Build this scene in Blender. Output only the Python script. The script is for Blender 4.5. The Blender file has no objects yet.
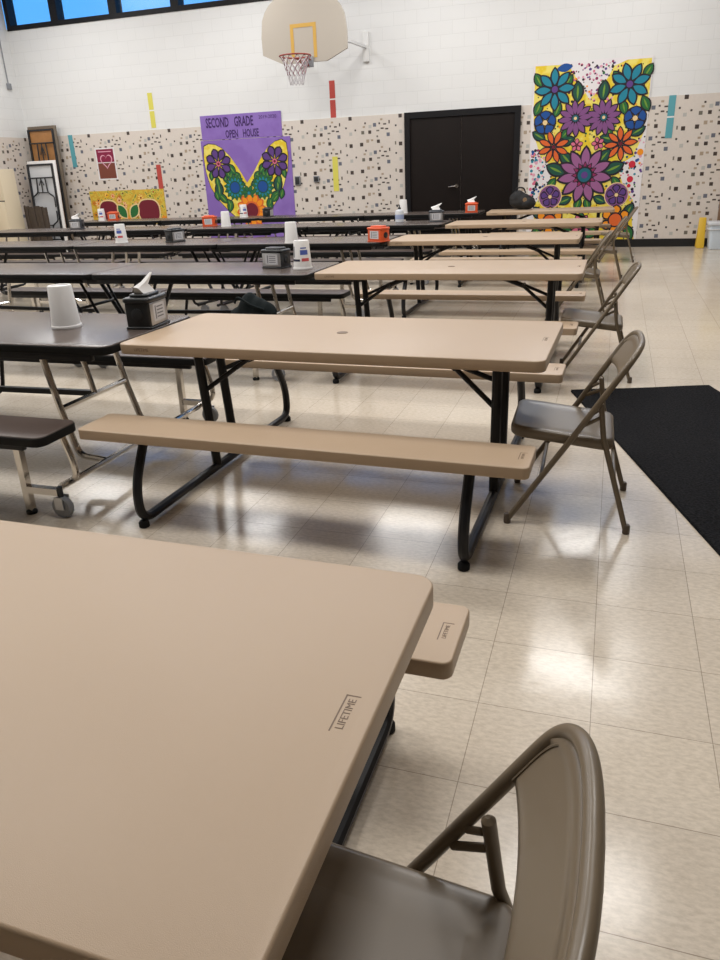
import bpy, bmesh, math, random
from mathutils import Vector, Matrix
random.seed(7)
sc = bpy.context.scene
COL = sc.collection
PI = math.pi

# ---------------------------------------------------------------- camera
cd = bpy.data.cameras.new('camera'); cam = bpy.data.objects.new('camera', cd); COL.objects.link(cam)
_y, _p, _r, CAM_H = 0.3293147, -0.3983213, -0.0428993, 1.40703
fw = Vector((-math.sin(_y)*math.cos(_p), math.cos(_y)*math.cos(_p), math.sin(_p)))
rt = Vector((math.cos(_y), math.sin(_y), 0)); up = rt.cross(fw)
rt2 = rt*math.cos(_r)+up*math.sin(_r); up2 = -rt*math.sin(_r)+up*math.cos(_r)
M = Matrix.Identity(4)
for i in range(3):
    M[i][0] = rt2[i]; M[i][1] = up2[i]; M[i][2] = -fw[i]
M[2][3] = CAM_H
cam.matrix_world = M
cd.sensor_fit = 'HORIZONTAL'; cd.sensor_width = 36.0; cd.lens = 735.455*36/720
cd.clip_start = 0.02; cd.clip_end = 200
sc.camera = cam

# ---------------------------------------------------------------- world, exposure, lamps of the hall
w = bpy.data.worlds.new('sky'); sc.world = w; w.use_nodes = True
bg = w.node_tree.nodes['Background']
bg.inputs[0].default_value = (0.085, 0.37, 0.90, 1); bg.inputs[1].default_value = 1.35
vs = sc.view_settings
vs.view_transform = 'Standard'; vs.look = 'None'; vs.gamma = 1.0; vs.use_curve_mapping = False
vs.exposure = 0.0
LAMP_W = 68.5
LAMP_COL = (1.0, 0.98, 0.955)
LAMP_Z = 5.0
LAMP_X = (-9.9, -6.5, -3.1, 0.10)
LAMP_Y = (2.2, 5.3, 8.8, 12.0)

# room extents
XL, XR, YB, YF, ZC = -11.87, 7.2, 14.086, -9.0, 6.3  # unseen right and front walls set far back to lessen bounce
WAIN = 2.305

# ---------------------------------------------------------------- materials
def srgb(r, g, b):
    f = lambda c: (c/255/12.92 if c/255 <= .04045 else ((c/255+.055)/1.055)**2.4)
    return (f(r), f(g), f(b), 1)
MATS = {}
def mat(name, col, rough=.5, metal=0., spec=.5, bump=0., bscale=200., var=0., vscale=6., coat=0.):
    if name in MATS: return MATS[name]
    m = bpy.data.materials.new(name); m.use_nodes = True
    nt = m.node_tree; b = nt.nodes['Principled BSDF']
    b.inputs['Base Color'].default_value = col
    b.inputs['Roughness'].default_value = rough; b.inputs['Metallic'].default_value = metal
    b.inputs['Specular IOR Level'].default_value = spec
    b.inputs['Coat Weight'].default_value = coat
    tc = nt.nodes.new('ShaderNodeTexCoord')
    if var > 0:
        n = nt.nodes.new('ShaderNodeTexNoise'); n.inputs['Scale'].default_value = vscale; n.inputs['Detail'].default_value = 4
        nt.links.new(tc.outputs['Object'], n.inputs['Vector'])
        mx = nt.nodes.new('ShaderNodeMix'); mx.data_type = 'RGBA'
        mx.inputs[6].default_value = tuple(c*(1-var) for c in col[:3])+(1,)
        mx.inputs[7].default_value = tuple(min(1, c*(1+var)) for c in col[:3])+(1,)
        nt.links.new(n.outputs['Fac'], mx.inputs[0]); nt.links.new(mx.outputs[2], b.inputs['Base Color'])
    if bump > 0:
        n2 = nt.nodes.new('ShaderNodeTexNoise'); n2.inputs['Scale'].default_value = bscale; n2.inputs['Detail'].default_value = 2
        nt.links.new(tc.outputs['Object'], n2.inputs['Vector'])
        bp = nt.nodes.new('ShaderNodeBump'); bp.inputs['Strength'].default_value = bump; bp.inputs['Distance'].default_value = .001
        nt.links.new(n2.outputs['Fac'], bp.inputs['Height']); nt.links.new(bp.outputs[0], b.inputs['Normal'])
    MATS[name] = m
    return m

TAN = mat('tan_plastic', (0.46, 0.338, 0.228, 1), .40, bump=.25, bscale=900, var=.03, vscale=2.5)
TANMARK = mat('tan_mark', (0.17, 0.115, 0.075, 1), .6)
BLACKM = mat('black_powder_coat', (0.010, 0.010, 0.012, 1), .38, spec=.3)
RUBBER = mat('black_rubber', (0.008, 0.008, 0.008, 1), .6, spec=.2)
WALNUT = mat('walnut_laminate', (0.098, 0.076, 0.066, 1), .27, var=.10, vscale=3)
WALNUTB = mat('walnut_bench', (0.055, 0.034, 0.026, 1), .38, var=.12, vscale=3)
CHROME = mat('chrome', (0.62, 0.59, 0.55, 1), .17, metal=1.)
CHAIRM = mat('taupe_enamel', (0.160, 0.122, 0.079, 1), .34, coat=.05)
CHAIRDK = mat('taupe_cap', (0.10, 0.075, 0.055, 1), .6)
WHITEP = mat('white_paper', (0.82, 0.81, 0.80, 1), .6)
GREYPL = mat('grey_plastic', (0.25, 0.26, 0.28, 1), .5)
DKPL = mat('dark_plastic', (0.016, 0.018, 0.02, 1), .35)
SILVER = mat('brushed_silver', (0.55, 0.55, 0.56, 1), .35, metal=.8)
LABELM = mat('pale_label', (0.62, 0.62, 0.64, 1), .5)
ORANGE = mat('orange_plastic', (0.72, 0.10, 0.025, 1), .35)
BLUEINK = mat('blue_ink', (0.08, 0.13, 0.45, 1), .5)
REDINK = mat('red_ink', (0.62, 0.10, 0.11, 1), .5)
NAVYINK = mat('navy_ink', (0.012, 0.015, 0.045, 1), .5)
GREYINK = mat('grey_ink', (0.2, 0.2, 0.22, 1), .6)
DOORM = mat('dark_brown_door', (0.011, 0.0075, 0.0065, 1), .55, spec=.15, var=.15)
FRAMEM = mat('dark_frame', (0.010, 0.0095, 0.011, 1), .5, spec=.2)
BASEM = mat('black_cove_base', (0.009, 0.009, 0.010, 1), .4)
BAGM = mat('dark_green_nylon', (0.006, 0.010, 0.011, 1), .85, spec=.2, bump=.6, bscale=60)
BACKM = mat('black_nylon', (0.009, 0.009, 0.010, 1), .75, bump=.6, bscale=60)
PLY = mat('brown_plywood', (0.40, 0.19, 0.065, 1), .5, var=.2, vscale=9)
BROWNE = mat('brown_table_edge', (0.16, 0.125, 0.09, 1), .55)
DKSTEEL = mat('dark_steel', (0.02, 0.022, 0.026, 1), .45)
WHITEPL = mat('white_plastic', (0.66, 0.68, 0.71, 1), .4)
CREAM = mat('cream_vinyl', (0.70, 0.61, 0.45, 1), .5)
BOARD = mat('dark_wood_slats', (0.055, 0.040, 0.030, 1), .6, var=.4, vscale=14)
WHITEMETAL = mat('white_enamel', (0.74, 0.74, 0.73, 1), .45)
FANB = mat('cream_backboard', (0.47, 0.425, 0.365, 1), .45)
GOLD = mat('gold_tape', (0.62, 0.37, 0.07, 1), .5)
RIMM = mat('rim_red', (0.30, 0.045, 0.03, 1), .45)
NETM = mat('net_white', (0.60, 0.58, 0.60, 1), .8)
NETR = mat('net_dark', (0.30, 0.17, 0.19, 1), .8)
TEALS = mat('teal_strip', (0.10, 0.36, 0.42, 1), .6)
YELS = mat('yellow_strip', (0.72, 0.66, 0.11, 1), .6)
REDS = mat('red_strip', (0.50, 0.065, 0.05, 1), .6)
YBOARD = mat('yellow_plastic', (0.70, 0.44, 0.03, 1), .45)
BINM = mat('pale_clear_plastic', (0.60, 0.67, 0.74, 1), .3)
WOODB = mat('brown_wood', (0.22, 0.13, 0.07, 1), .5, var=.2)
LAMPH = mat('lamp_housing', (0.7, 0.7, 0.7, 1), .5)

def nodes_mat(name):
    m = bpy.data.materials.new(name); m.use_nodes = True
    nt = m.node_tree; return m, nt, nt.nodes['Principled BSDF'], nt.nodes.new, nt.links.new

# painted block wall: faint running-bond joints
def block_wall(axis):
    m, nt, b, N, L = nodes_mat('painted_block_'+axis)
    tc = N('ShaderNodeTexCoord'); sp = N('ShaderNodeSeparateXYZ'); cb = N('ShaderNodeCombineXYZ')
    L(tc.outputs['Object'], sp.inputs[0]); L(sp.outputs['X' if axis == 'x' else 'Y'], cb.inputs[0]); L(sp.outputs['Z'], cb.inputs[1])
    br = N('ShaderNodeTexBrick'); br.inputs['Scale'].default_value = 1
    br.inputs['Brick Width'].default_value = .406; br.inputs['Row Height'].default_value = .203
    br.inputs['Mortar Size'].default_value = .006; br.inputs['Mortar Smooth'].default_value = .6
    br.inputs['Color1'].default_value = (.79, .795, .79, 1); br.inputs['Color2'].default_value = (.775, .78, .775, 1)
    br.inputs['Mortar'].default_value = (.72, .725, .72, 1)
    L(cb.outputs[0], br.inputs['Vector']); L(br.outputs['Color'], b.inputs['Base Color'])
    bp = N('ShaderNodeBump'); bp.invert = True; bp.inputs['Strength'].default_value = .35; bp.inputs['Distance'].default_value = .003
    L(br.outputs['Fac'], bp.inputs['Height']); L(bp.outputs[0], b.inputs['Normal'])
    b.inputs['Roughness'].default_value = .5
    return m
WALLX, WALLY = block_wall('x'), block_wall('y')
UNSEENW = mat('low_bounce_unseen_wall', (.20, .18, .16, 1), .7)  # made-up dark tone on the unseen walls, cuts their bounce light
PLAINW = mat('plain_white_paint', (.78, .77, .755, 1), .6)
MOSBASE = mat('mosaic_ground', (.70, .635, .575, 1), .4, var=.06, vscale=30)
MOS = [mat('mosaic_brown', (.060, .042, .034, 1), .4), mat('mosaic_olive', (.16, .145, .115, 1), .4), mat('mosaic_slate', (.14, .15, .19, 1), .4),
       mat('mosaic_tan', (.42, .33, .24, 1), .4), mat('mosaic_pale', (.50, .49, .46, 1), .4), mat('mosaic_dark', (.04, .036, .036, 1), .4), mat('mosaic_blue', (.10, .13, .24, 1), .4)]

def floor_mat():
    m, nt, b, N, L = nodes_mat('vinyl_floor_tile')
    tc = N('ShaderNodeTexCoord'); mp = N('ShaderNodeMapping')
    T = .3048
    mp.inputs['Location'].default_value = (0.2497 + 60*T, -1.6864 + 60*T, 0)
    L(tc.outputs['Object'], mp.inputs[0])
    br = N('ShaderNodeTexBrick'); br.offset = 0; br.inputs['Scale'].default_value = 1
    br.inputs['Brick Width'].default_value = T; br.inputs['Row Height'].default_value = T
    br.inputs['Mortar Size'].default_value = .0012; br.inputs['Mortar Smooth'].default_value = .1
    br.inputs['Color1'].default_value = (.65, .575, .475, 1); br.inputs['Color2'].default_value = (.615, .54, .445, 1)
    br.inputs['Mortar'].default_value = (.36, .30, .24, 1)
    L(mp.outputs[0], br.inputs['Vector'])
    # marbled flecks, elongated along one axis
    m2 = N('ShaderNodeMapping'); m2.inputs['Scale'].default_value = (1, 2.2, 1); L(tc.outputs['Object'], m2.inputs[0])
    n = N('ShaderNodeTexNoise'); n.inputs['Scale'].default_value = 42; n.inputs['Detail'].default_value = 4; n.inputs['Roughness'].default_value = .65
    L(m2.outputs[0], n.inputs['Vector'])
    cr = N('ShaderNodeValToRGB'); e = cr.color_ramp.elements
    e[0].position = .34; e[0].color = (.70, .67, .63, 1); e[1].position = .62; e[1].color = (1.06, 1.05, 1.04, 1)
    L(n.outputs['Fac'], cr.inputs[0])
    mx = N('ShaderNodeMix'); mx.data_type = 'RGBA'; mx.blend_type = 'MULTIPLY'; mx.inputs[0].default_value = .55
    L(br.outputs['Color'], mx.inputs[6]); L(cr.outputs[0], mx.inputs[7]); L(mx.outputs[2], b.inputs['Base Color'])
    n3 = N('ShaderNodeTexNoise'); n3.inputs['Scale'].default_value = 3.; n3.inputs['Detail'].default_value = 3; L(tc.outputs['Object'], n3.inputs['Vector'])
    mr = N('ShaderNodeMapRange'); mr.inputs[1].default_value = .3; mr.inputs[2].default_value = .7; mr.inputs[3].default_value = .13; mr.inputs[4].default_value = .22
    L(n3.outputs['Fac'], mr.inputs[0]); L(mr.outputs[0], b.inputs['Roughness'])
    n4 = N('ShaderNodeTexNoise'); n4.inputs['Scale'].default_value = 6; n4.inputs['Detail'].default_value = 2; L(tc.outputs['Object'], n4.inputs['Vector'])
    bp = N('ShaderNodeBump'); bp.inputs['Strength'].default_value = .25; bp.inputs['Distance'].default_value = .004
    L(n4.outputs['Fac'], bp.inputs['Height'])
    bp2 = N('ShaderNodeBump'); bp2.invert = True; bp2.inputs['Strength'].default_value = .5; bp2.inputs['Distance'].default_value = .001
    L(br.outputs['Fac'], bp2.inputs['Height']); L(bp.outputs[0], bp2.inputs['Normal']); L(bp2.outputs[0], b.inputs['Normal'])
    b.inputs['Specular IOR Level'].default_value = .42
    return m
FLOORM = floor_mat()

def carpet_mat():
    m, nt, b, N, L = nodes_mat('black_carpet')
    tc = N('ShaderNodeTexCoord'); n = N('ShaderNodeTexNoise'); n.inputs['Scale'].default_value = 90; n.inputs['Detail'].default_value = 3
    L(tc.outputs['Object'], n.inputs['Vector'])
    cr = N('ShaderNodeValToRGB'); e = cr.color_ramp.elements
    e[0].position = .35; e[0].color = (.004, .004, .005, 1); e[1].position = .75; e[1].color = (.022, .022, .024, 1)
    L(n.outputs['Fac'], cr.inputs[0]); L(cr.outputs[0], b.inputs['Base Color'])
    bp = N('ShaderNodeBump'); bp.inputs['Strength'].default_value = 1; bp.inputs['Distance'].default_value = .006
    L(n.outputs['Fac'], bp.inputs['Height']); L(bp.outputs[0], b.inputs['Normal'])
    b.inputs['Roughness'].default_value = .95; b.inputs['Specular IOR Level'].default_value = .1
    return m
CARPET = carpet_mat()

def glass_mat():
    m = bpy.data.materials.new('window_glass'); m.use_nodes = True; nt = m.node_tree; nt.nodes.clear()
    o = nt.nodes.new('ShaderNodeOutputMaterial'); t = nt.nodes.new('ShaderNodeBsdfTransparent'); g = nt.nodes.new('ShaderNodeBsdfGlossy')
    g.inputs['Roughness'].default_value = .3; mx = nt.nodes.new('ShaderNodeMixShader'); mx.inputs[0].default_value = .025
    nt.links.new(t.outputs[0], mx.inputs[1]); nt.links.new(g.outputs[0], mx.inputs[2]); nt.links.new(mx.outputs[0], o.inputs[0])
    return m
GLASS = glass_mat()

def paint_mottle(name, c1, c2, scale, c3=None):
    m, nt, b, N, L = nodes_mat(name)
    tc = N('ShaderNodeTexCoord'); n = N('ShaderNodeTexNoise'); n.inputs['Scale'].default_value = scale; n.inputs['Detail'].default_value = 4
    L(tc.outputs['Object'], n.inputs['Vector'])
    cr = N('ShaderNodeValToRGB'); e = cr.color_ramp.elements
    e[0].position = .42; e[0].color = c1; e[1].position = .58; e[1].color = c2
    if c3:
        x = cr.color_ramp.elements.new(.64); x.color = c3
    L(n.outputs['Fac'], cr.inputs[0]); L(cr.outputs[0], b.inputs['Base Color']); b.inputs['Roughness'].default_value = .7
    return m
P_YEL = paint_mottle('poster_yellow', (.80, .58, .02, 1), (.86, .74, .16, 1), 9)
P_SUNF = paint_mottle('poster_sunflower_field', (.62, .36, .03, 1), (.72, .56, .07, 1), 14, (.16, .22, .05, 1))
P_PURB = paint_mottle('poster_purple_sheet', (.235, .13, .46, 1), (.27, .16, .51, 1), 3)
def P(name, r, g, b): return mat('poster_'+name, srgb(r, g, b), .7)
P_WHITE = P('white', 232, 228, 230); P_TEAL = P('teal', 20, 130, 155); P_TEALD = P('teal_dark', 10, 95, 115); P_BLUE = P('blue', 12, 75, 150); P_PURP = P('purple', 128, 76, 132)
P_MAUVE = P('mauve', 152, 92, 142); P_VIO = P('violet', 92, 58, 132); P_OR = P('orange', 222, 100, 38); P_ORB = P('bright_orange', 245, 150, 20); P_PINK = P('pink', 215, 110, 140); P_INK = P('black_ink', 28, 20, 34)
P_GREEN = P('green', 30, 105, 50); P_DKGR = P('dark_green', 15, 78, 62); P_RED = P('red', 205, 35, 60); P_MAG = P('magenta', 140, 35, 90); P_MAR = P('maroon', 112, 18, 40); P_CREAM = P('cream', 235, 205, 150); P_VIOI = P('violet_ink', 60, 30, 95)
P_LIME = P('lime', 110, 150, 50); P_HEART = P('heart_card', 135, 25, 65); P_HEART2 = P('heart_card_lower', 120, 62, 48); P_LPK = P('pale_pink', 225, 165, 185)

# ---------------------------------------------------------------- mesh helpers
class MB:
    def __init__(s): s.v = []; s.f = []; s.m = []; s.mats = []
    def mi(s, m):
        if m not in s.mats: s.mats.append(m)
        return s.mats.index(m)
    def add(s, vs, fs, m):
        o = len(s.v); k = s.mi(m)
        s.v += [tuple(v) for v in vs]
        for f in fs: s.f.append([o+i for i in f]); s.m.append(k)
    def box(s, a, b, m, T=None):
        (x0, y0, z0), (x1, y1, z1) = a, b
        vs = [(x0,y0,z0),(x1,y0,z0),(x1,y1,z0),(x0,y1,z0),(x0,y0,z1),(x1,y0,z1),(x1,y1,z1),(x0,y1,z1)]
        if T: vs = [T(v) for v in vs]
        s.add(vs, [(0,3,2,1),(4,5,6,7),(0,1,5,4),(1,2,6,5),(2,3,7,6),(3,0,4,7)], m)
    def rbox(s, a, b, m, e=.006, r=None, seg=2, T=None):
        (x0, y0, z0), (x1, y1, z1) = a, b
        s.slab((x0+x1)/2, (y0+y1)/2, x1-x0, y1-y0, z0, z1, r if r else e*1.5, e, m, seg, T=T)
    def slab(s, cx, cy, L, W, z0, z1, r, e, m, seg=6, dish=0, T=None):
        def ring(d, z):
            rr = max(r-d, .0006); pts = []
            for qx, qy, a0 in ((1,1,0),(-1,1,PI/2),(-1,-1,PI),(1,-1,1.5*PI)):
                for i in range(seg+1):
                    a = a0+i*PI/2/seg
                    pts.append((cx+qx*(L/2-d-rr)+rr*math.cos(a), cy+qy*(W/2-d-rr)+rr*math.sin(a), z))
            return pts
        ks = [0, .3, .7, 1]; prof = []
        for k in ks: a = k*PI/2; prof.append((e*(1-math.sin(a)), z0+e*(1-math.cos(a))))
        for k in ks: a = k*PI/2; prof.append((e*(1-math.cos(a)), z1-e*(1-math.sin(a))))
        rings = [ring(*p) for p in prof]
        n = len(rings[0]); vs = [q for R in rings for q in R]; fs = []
        for i in range(len(rings)-1):
            for j in range(n):
                k = (j+1) % n; fs.append((i*n+j, i*n+k, (i+1)*n+k, (i+1)*n+j))
        fs.append(tuple(range(n-1, -1, -1)))
        if dish:
            R2 = ring(min(L, W)*.10, z1-dish*.5); R3 = ring(min(L, W)*.2, z1-dish)
            o = len(vs); vs += R2+R3; t = (len(rings)-1)*n
            for j in range(n):
                k = (j+1) % n; fs.append((t+j, t+k, o+k, o+j)); fs.append((o+j, o+k, o+n+k, o+n+j))
            fs.append(tuple(range(o+n, o+2*n)))
        else: fs.append(tuple(range((len(rings)-1)*n, len(rings)*n)))
        if T: vs = [T(v) for v in vs]
        s.add(vs, fs, m)
    def tube(s, pts, r, m, n=10, closed=False, sx=1.0):
        pts = [Vector(p) for p in pts]; N = len(pts); vs = []; fs = []
        tang = []
        for i in range(N):
            a = pts[i-1] if (i > 0 or closed) else pts[i]; b = pts[(i+1) % N] if (i < N-1 or closed) else pts[i]
            tang.append((b-a).normalized())
        t0 = tang[0]; ref = Vector((0,0,1)) if abs(t0.z) < .9 else Vector((1,0,0))
        u = t0.cross(ref).normalized()
        for i in range(N):
            t = tang[i]; u = (u-t*u.dot(t)).normalized(); v = t.cross(u)
            rr = r[i] if isinstance(r, (list, tuple)) else r
            for j in range(n):
                a = 2*PI*(j+.5)/n; vs.append(pts[i]+u*(rr*sx*math.cos(a))+v*(rr*math.sin(a)))
        for i in range(N if closed else N-1):
            for j in range(n):
                k = (j+1) % n; i2 = (i+1) % N; fs.append((i*n+j, i*n+k, i2*n+k, i2*n+j))
        if not closed:
            fs.append(tuple(range(n-1, -1, -1))); fs.append(tuple(range((N-1)*n, N*n)))
        s.add(vs, fs, m)
    def sq(s, a, b, r, m): s.tube([a, b], r*1.414, m, n=4)
    def lathe(s, prof, m, n=24, c=(0,0,0), cap=True, T=None):
        vs = []; fs = []
        for r, z in prof:
            for j in range(n):
                a = 2*PI*j/n; vs.append((c[0]+r*math.cos(a), c[1]+r*math.sin(a), c[2]+z))
        for i in range(len(prof)-1):
            for j in range(n):
                k = (j+1) % n; fs.append((i*n+j, i*n+k, (i+1)*n+k, (i+1)*n+j))
        if cap:
            fs.append(tuple(range(n-1, -1, -1))); fs.append(tuple(range((len(prof)-1)*n, len(prof)*n)))
        if T: vs = [T(v) for v in vs]
        s.add(vs, fs, m)
    def poly(s, pts, m): s.add(pts, [tuple(range(len(pts)))], m)
    def build(s, name, parent=None, ang=.6):
        me = bpy.data.meshes.new(name); me.from_pydata([tuple(v) for v in s.v], [], s.f)
        for m in s.mats: me.materials.append(m)
        me.polygons.foreach_set('material_index', s.m)
        me.polygons.foreach_set('use_smooth', [True]*len(s.f))
        bm = bmesh.new(); bm.from_mesh(me); bmesh.ops.recalc_face_normals(bm, faces=bm.faces); bm.to_mesh(me); bm.free()
        me.update()
        try: me.set_sharp_from_angle(angle=ang)
        except Exception: pass
        o = bpy.data.objects.new(name, me); COL.objects.link(o)
        if parent: o.parent = parent
        return o

def fillet(pts, r, seg=6):
    pts = [Vector(p) for p in pts]; out = [pts[0]]
    for i in range(1, len(pts)-1):
        a, b, c = pts[i-1], pts[i], pts[i+1]
        d1 = (a-b); d2 = (c-b); l = min(r, d1.length*.49, d2.length*.49)
        p = b+d1.normalized()*l; q = b+d2.normalized()*l
        for k in range(seg+1):
            t = k/seg; out.append(p*(1-t)**2+b*2*t*(1-t)+q*t*t)
    out.append(pts[-1]); return out

def tag(o, label, cat, group=None, kind=None):
    o['label'] = label; o['category'] = cat
    if group: o['group'] = group
    if kind: o['kind'] = kind
    return o
def thing(name, label, cat, loc=(0,0,0), rz=0, group=None):
    o = bpy.data.objects.new(name, None); COL.objects.link(o); o.empty_display_size = .1
    o.location = loc; o.rotation_euler = (0, 0, rz); return tag(o, label, cat, group)
def struct(o, label=None, cat=None):
    o['kind'] = 'structure'
    if label: o['label'] = label
    if cat: o['category'] = cat
    return o
def dup(root, loc, rz, label, group=None):
    r = root.copy(); COL.objects.link(r); r.location = loc; r.rotation_euler = (0, 0, rz); r['label'] = label
    if group: r['group'] = group
    for ch in list(root.children):
        c = ch.copy(); COL.objects.link(c); c.parent = r
        for g in list(ch.children):
            d = g.copy(); COL.objects.link(d); d.parent = c
    return r
def text_mesh(txt, size, m, name, parent=None, loc=(0,0,0), rot=(0,0,0), ext=.0006, scale=(1,1,1), bold=0.0):
    cu = bpy.data.curves.new('tmp_text', 'FONT'); cu.body = txt; cu.size = size; cu.extrude = ext; cu.align_x = 'CENTER'; cu.align_y = 'CENTER'; cu.offset = bold
    cu.resolution_u = 2
    t = bpy.data.objects.new('tmp_text', cu); COL.objects.link(t)
    bpy.context.view_layer.update()
    me = bpy.data.meshes.new_from_object(t.evaluated_get(bpy.context.evaluated_depsgraph_get()))
    bpy.data.objects.remove(t); bpy.data.curves.remove(cu)
    me.name = name; me.materials.clear(); me.materials.append(m)
    o = bpy.data.objects.new(name, me); COL.objects.link(o)
    o.location = loc; o.rotation_euler = rot; o.scale = scale
    if parent: o.parent = parent
    return o

# ================================================================ room shell
def quadbox(name, a, b, m):
    q = MB(); q.box(a, b, m); return struct(q.build(name))
o = quadbox('floor', (XL-.2, YF-.2, -.12), (XR+.2, YB+.2, 0), FLOORM); o['label'] = 'polished beige vinyl tile floor'
quadbox('ceiling', (XL-.2, YF-.2, ZC), (XR+.2, YB+.2, ZC+.15), PLAINW)
WSILL, WTOP = 4.275, 5.70
q = MB(); q.box((XL-.2, YB, -.1), (XR+.2, YB+.25, WSILL), WALLX); q.box((XL-.2, YB, WTOP), (XR+.2, YB+.25, ZC), WALLX)
struct(q.build('wall_back'))['label'] = 'white painted block back wall'
struct((lambda q: (q.box((XL-.2, YF, -.1), (XL, YB, ZC), WALLY), q.build('wall_left'))[1])(MB()))
struct((lambda q: (q.box((XR, YF, -.1), (XR+.2, YB, ZC), UNSEENW), q.build('wall_right'))[1])(MB()))
struct((lambda q: (q.box((XL-.2, YF-.2, -.1), (XR+.2, YF, ZC), UNSEENW), q.build('wall_front'))[1])(MB()))

# clerestory windows along the top of the back wall: frame + pane each
PIT = 1.335; x0 = XL+.03; k = 1
while x0 < XR-.2:
    x1 = min(x0+PIT, XR) if k > 1 else -10.69
    q = MB()
    q.box((x0, YB-.02, WSILL-.035), (x1, YB+.2, WSILL+.05), FRAMEM); q.box((x0, YB-.02, WTOP-.08), (x1, YB+.2, WTOP+.02), FRAMEM)
    q.box((x0, YB-.015, WSILL+.05), (x0+.085, YB+.2, WTOP-.08), FRAMEM); q.box((x1-.085, YB-.015, WSILL+.05), (x1, YB+.2, WTOP-.08), FRAMEM)
    f = struct(q.build('window_%d' % k)); f['label'] = 'clerestory window with dark frame high on the back wall'
    q = MB(); q.box((x0+.085, YB+.08, WSILL+.05), (x1-.085, YB+.09, WTOP-.08), GLASS); q.build('pane', f)
    x0 = x1; k += 1

# speckled mosaic wainscot on the back and left walls
def mosaic(axis):
    rnd = random.Random(5); CW, CH = .94, .452
    els = []
    def put(n, w, h, cols):
        for i in range(n):
            for t in range(400):
                x, z = rnd.uniform(0, CW), rnd.uniform(0, CH)
                ok = True
                for (a, b, c, d, e) in els:
                    dx = min(abs(a-x), CW-abs(a-x)); dz = min(abs(b-z), CH-abs(b-z))
                    if dx < (c+w)/2+.025 and dz < (d+h)/2+.025: ok = False; break
                if ok: break
            if ok: els.append((x, z, w, h, rnd.choice(cols)))
    B, O, S, Tn, Pl, D, Bl = MOS
    put(2, .062, .062, [B]); put(2, .060, .060, [S, O]); put(3, .056, .056, [O, B, S])
    put(3, .055, .055, [Pl, Tn]); put(4, .056, .024, [O, O, B]); put(2, .024, .055, [O, B]); put(5, .030, .030, [D, B, O]); put(3, .045, .032, [Tn, Pl])
    q = MB()
    if axis == 'x':
        A0, A1 = XL, XR; q.box((A0, YB-.012, .13), (A1, YB-.0005, WAIN), MOSBASE); PT = lambda a, z: (a, YB-.0128, z)
    else:
        A0, A1 = 4.0, YB-.013; q.box((XL+.0005, A0, .13), (XL+.012, A1, WAIN), MOSBASE); PT = lambda a, z: (XL+.0128, a, z)
    nx = int((A1-A0)/CW)+1; nz = int((WAIN-.13)/CH)+1
    for i in range(nx):
        for j in range(nz):
            for (x, z, w_, h_, m) in els:
                a0, a1 = A0+i*CW+x-w_/2, A0+i*CW+x+w_/2; z0, z1 = .13+j*CH+z-h_/2, .13+j*CH+z+h_/2
                if a0 < A0 or a1 > A1 or z0 < .13 or z1 > WAIN: continue
                q.add([PT(a0,z0), PT(a1,z0), PT(a1,z1), PT(a0,z1)], [(0,1,2,3)], m)
    return q
struct(mosaic('x').build('trim_1'))['label'] = 'speckled mosaic wainscot on the back wall'
struct(mosaic('y').build('trim_2'))['label'] = 'speckled mosaic wainscot on the left wall'
quadbox('baseboard_back', (XL, YB-.022, 0), (XR, YB-.0005, .13), BASEM)
quadbox('baseboard_left', (XL+.0005, 4.0, 0), (XL+.022, YB-.023, .13), BASEM)

# the dark double-width door
q = MB()
dx0, dx1, dz = -3.68, -1.645, 2.31
q.box((dx0, YB-.06, 0), (dx0+.10, YB-.013, dz), FRAMEM); q.box((dx1-.10, YB-.06, 0), (dx1, YB-.013, dz), FRAMEM); q.box((dx0+.10, YB-.06, dz-.10), (dx1-.10, YB-.013, dz), FRAMEM)
d = struct(q.build('door_1')); d['label'] = 'dark brown double door in black frame, back wall'
q = MB(); q.rbox((dx0+.10, YB-.035, .01), (-2.665, YB-.013, dz-.10), DOORM, .004); q.rbox((-2.66, YB-.035, .01), (dx1-.10, YB-.013, dz-.10), DOORM, .004); q.build('door_leaf', d)
q = MB(); q.lathe([(.0, 0), (.035, 0), (.035, .012), (.0, .012)], CHROME, 16, T=lambda v: (-2.73+v[0], YB-.035-v[2], 1.08+v[1]), cap=False)
q.tube(fillet([(-2.73, YB-.045, 1.08), (-2.73, YB-.09, 1.08), (-2.87, YB-.09, 1.065)], .02), .011, CHROME, 8); q.build('door_handle', d)

# wall-mounted strips, boxes and posters
def strip(label, x, z0, z1, m, name='paper_strip', w_=.105, joint=True, group='coloured strips on the back wall'):
    q = MB(); yb = YB-.0005 if z0 >= WAIN-.01 else YB-.0135
    zm = (z0+z1)/2
    if joint:
        q.box((x-w_/2, yb-.004, z0), (x+w_/2, yb, zm-.012), m); q.box((x-w_/2, yb-.004, zm+.012), (x+w_/2, yb, z1), m)
        q.box((x-w_/2, yb-.002, zm-.012), (x+w_/2, yb, zm+.012), WHITEP)
    else: q.box((x-w_/2, yb-.004, z0), (x+w_/2, yb, z1), m)
    return tag(q.build(name), label, 'strip', group)
strip('yellow vertical strip on white wall above the mosaic, left of purple banner', -8.80, 2.34, 2.955, YELS)
strip('red vertical strip on white wall under the basketball hoop', -5.025, 2.31, 2.91, REDS)
strip('yellow vertical strip on the mosaic between purple banner and dark door', -5.03, 1.06, 1.66, YELS, joint=False)
strip('teal vertical strip on the mosaic right of the large flower mural', .728, 1.69, 2.31, TEALS)
strip('teal vertical strip on the mosaic beside the leaning brown table', -10.795, 1.70, 2.31, TEALS, joint=False)
strip('red vertical strip on the mosaic above the apple mural', -8.81, 1.19, 1.67, REDS, joint=False)
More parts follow.
